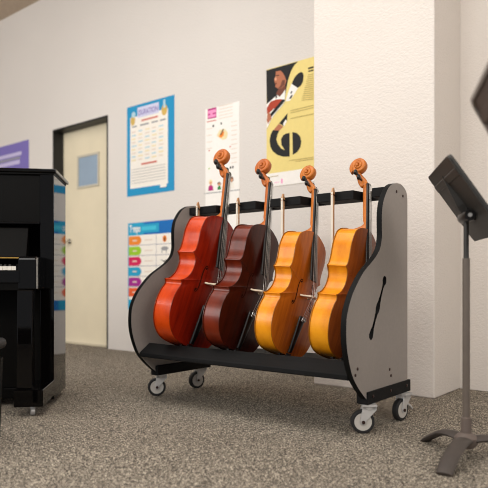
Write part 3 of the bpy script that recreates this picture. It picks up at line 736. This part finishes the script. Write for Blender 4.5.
for u0, u1 in ((-.15, 0), (-PW, -PW + .15)):
    pbx('toe_block', (u0, 0, .05), (u1, .31, .142), 'lacquer', .005)
for u, v in ((-.06, .04), (-.06, .66), (-PW + .06, .04), (-PW + .06, .66)):
    c = MB(); c.lathe([(-.012, 0), (-.012, .016), (-.009, .0225), (.009, .0225), (.012, .016), (.012, 0)], (u, v, .0225), (1, .25, 0), 20)
    c.prism([(-.014, .04), (.014, .04), (.01, .06), (-.01, .06)], lambda a, b, t: (u + t, v + a, b), -.012, .012)
    c.build('caster', M['fork'], piano, smooth=40)

# ------------------------------------------------------------------ piano bench (only its far corner is in the photo)
bo = surveyed(-1.112, 2.72, 0)
bench = thing('piano_bench', 'black padded piano bench at the left edge, before the piano', 'bench', bo, PROT)
cu = MB(); cu.box((-.62, -.33, .40), (.022, .03, .45)); cu.build('cushion', M['leather'], bench, bevel=.022, seg=4)
MB().box((-.60, -.31, .355), (-.004, .004, .402)).build('apron', M['satin'], bench, bevel=.003)
for u in (-.585, -.014):
    for v in (-.30, -.006):
        MB().loft([[(u + a * s, v + b * s, z) for a, b in ((-1, -1), (1, -1), (1, 1), (-1, 1))] for z, s in ((0, .011), (.36, .02))]).build('leg', M['satin'], bench)

# ------------------------------------------------------------------ music stands
def music_stand(label, lat, d, spec, legang, zpole):
    root = thing('music_stand', label, 'music stand', surveyed(lat, d, 0), 0, None)
    o0 = Vector(root.location)
    loc = lambda v: v - o0
    TF, TN, BF = (loc(surveyed(*s)) for s in spec)
    e_w = (TN - TF); e_s = (BF - TF); nrm = e_w.cross(e_s).normalized()
    if nrm.z < 0: nrm = -nrm                       # points to the player's side (up)
    Wd, Sd = e_w.length, e_s.length; ew, es = e_w / Wd, e_s / Sd
    def Q(a, b, c): return TF + ew * a + es * b + nrm * c
    dk = MB(); th = .004
    # rounded sheet
    br_ = 'brown' in label; r = .034 if br_ else .02; pts = []
    for cx_, cy_, a0 in ((r, r, 180), (Wd - r, r, 270), (Wd - r, Sd - r, 0), (r, Sd - r, 90)):
        for k in range(6): a = math.radians(a0 + 18 * k); pts.append((cx_ + r * math.cos(a), cy_ + r * math.sin(a)))
    dk.prism(pts, lambda u, v, t: Q(u, v, t), -th, th)
    desk = dk.build('desk', spec_mat(label), root, bevel=.0015)
    fl_ = MB(); n = len(pts); vs = []
    for (u, v) in pts:
        for (off, c) in ((0, -.010 if br_ else -.0045), (0, .012), (.010, .012), (.010, -.010 if br_ else -.0045)):
            uu = u + (off if u < Wd / 2 else -off) * (1 if abs(u - Wd / 2) > Wd / 2 - r else 1); vv = v + (off if v < Sd / 2 else -off)
            vs.append(Q(uu, vv, c))
    fs = []
    for i in range(n):
        j = (i + 1) % n
        for k in range(4): fs.append((4 * i + k, 4 * j + k, 4 * j + (k + 1) % 4, 4 * i + (k + 1) % 4))
    fl_.add(vs, fs); fl_.build('rim', rim_mat(label), desk, smooth=30)
    cr = MB(); cr.prism([(.050, -th + .001), (.054, -.0075), (.082, -.0075), (.086, -th + .001)], lambda u, v, t: Q(t, u, v), .004, Wd - .004)
    cr.build('stiffening_rib', spec_mat(label), desk)
    lip = MB(); lip.prism([(Sd - .006, 0), (Sd, -.004), (Sd + .003, .05), (Sd - .003, .05)], lambda u, v, t: Q(t, u, v), .0, Wd)
    lip.build('lip', spec_mat(label), root, bevel=.001)
    # hinge bracket
    pv = Vector((0, 0, zpole)); rel = pv - TF
    mid, hb, hc = rel.dot(ew), rel.dot(es), rel.dot(nrm)
    gp = MB()
    gp.loft([[Q(mid - w_, v_, -th + .001), Q(mid - w_, v_, -c_), Q(mid + w_, v_, -c_), Q(mid + w_, v_, -th + .001)] for v_, w_, c_ in ((hb - .17, .006, .006), (hb - .03, .030, -hc + .008), (hb + .015, .030, -hc + .008), (hb + .055, .026, .006))])
    gp.build('tilt_bracket', spec_mat(label), root)
    kn = MB(); kn.lathe([(-.07, 0), (-.07, .021), (-.055, .024), (.055, .024), (.07, .021), (.07, 0)], pv, ew, 24)
    kn.build('pivot_knob', M['ebony'], root, smooth=40)
    kc = MB(); kc.lathe([(-.076, 0), (-.076, .008), (.076, .008), (.076, 0)], pv, ew, 16); kco = kc.build('pivot_bolt', M['fork'], root, smooth=40)
    pl = MB(); pl.tube([(0, 0, .78), (0, 0, zpole - .004)], .0105, 16); pl.build('inner_pole', M['stand'], root, smooth=50)
    ol = MB(); ol.tube([(0, 0, .06), (0, 0, .80)], .0145, 18); ol.build('outer_pole', M['stand_tube'], root, smooth=50)
    hubm = MB(); hubm.lathe([(.035, .0), (.035, .03), (.05, .044), (.075, .046), (.088, .034), (.095, .021), (.155, .021), (.158, .016), (.158, 0)], (0, 0, 0), (0, 0, 1), 28); hubm.build('base_hub', M['stand_base'], root, smooth=40)
    for ad, L in legang:
        a = math.radians(ad); dx = Vector((math.cos(a), math.sin(a), 0)); dy = Vector((-math.sin(a), math.cos(a), 0))
        pth = crom([(.02, .066, 0), (.07, .072, 0), (.13, .066, 0), (L * .72, .046, 0), (L * .92, .020, 0), (L, .006, 0)], 4)
        loops = []
        for i, p in enumerate(pth):
            t = (pth[min(i + 1, len(pth) - 1)] - pth[max(i - 1, 0)]).normalized(); n_ = Vector((-t.y, t.x))
            hw = .036 - .006 * i / len(pth); hh = .015 - .005 * i / len(pth)
            lp = []
            for k in range(14):
                ang = 2 * PI * k / 14; ca, sa = math.cos(ang), math.sin(ang)
                q = Vector((p.x, p.y)) + n_ * hh * sa
                lp.append(dx * q.x + dy * hw * ca + Vector((0, 0, max(q.y, 0.0005))))
            loops.append(lp)
        lg = MB(); lg.loft(loops); lg.build('leg', M['stand_leg'], root, smooth=50)
    return root
def spec_mat(l): return M['stand_brown'] if 'brown' in l else M['stand']
def rim_mat(l): return M['stand_rim'] if 'brown' in l else M['stand']
music_stand('black music stand on a grey pole with a low tripod base, right of the rack', .900, 2.41,
            ((.822, 2.65, 1.172), (.751, 2.19, 1.171), (1.029, 2.65, .887)), ((152, .24), (-86, .31), (34, .27)), .968)
music_stand('brown music stand desk with a grey rim, poking in at the right edge', .765, 1.55,
            ((.686, 1.79, 1.25), (.579, 1.33, 1.25), (.866, 1.79, .95)), ((152, .25), (-86, .28), (34, .26)), 1.05)

# ------------------------------------------------------------------ light
def area(name, loc, target, size, sizey, energy, col):
    l = bpy.data.lights.new(name, 'AREA'); l.shape = 'RECTANGLE'; l.size = size; l.size_y = sizey; l.energy = energy; l.color = col
    o = bpy.data.objects.new(name, l); COL.objects.link(o); o.location = loc
    o.rotation_euler = (Vector(target) - Vector(loc)).to_track_quat('-Z', 'Y').to_euler()
    return o
area('key_light', (-1.2, -2.8, 3.6), (-2.2, 3.2, .9), 3.5, 2.0, 158, (1, .975, .94))
area('left_fill_light', (-6.2, -2.4, 2.8), (-5.8, 4, 2.2), 2.5, 2.5, 165, (1, .98, .95))
area('ceiling_panel_light', (-2.6, 1.3, 4.0), (-2.6, 1.3, 0), 4.5, 2.2, 108, (1, .985, .96))
area('side_fill_light', (2.6, .6, 2.6), (-1.6, 3.2, .4), 2.0, 2.0, 75, (1, .96, .9))  # added fill for the right-facing sides, no window stands here
W = bpy.data.worlds.new('World'); S.world = W; W.use_nodes = True
bg = W.node_tree.nodes['Background']; bg.inputs['Color'].default_value = (.93, .95, 1, 1); bg.inputs['Strength'].default_value = .5

# ------------------------------------------------------------------ camera
cd = bpy.data.cameras.new('Camera'); cam = bpy.data.objects.new('Camera', cd); COL.objects.link(cam)
cam.location = (0, 0, H); cam.rotation_euler = (PI / 2, 0, YAW)
cd.sensor_width = 36; cd.sensor_height = 36; cd.lens = FPX / 488 * 36; cd.shift_y = (HY - 244) / 488
cd.clip_start = .05; cd.clip_end = 60
cd.dof.use_dof = True; cd.dof.focus_distance = 3.15; cd.dof.aperture_fstop = 1.8
S.camera = cam
S.cycles.filter_width = 1.0
S.view_settings.view_transform = 'Standard'
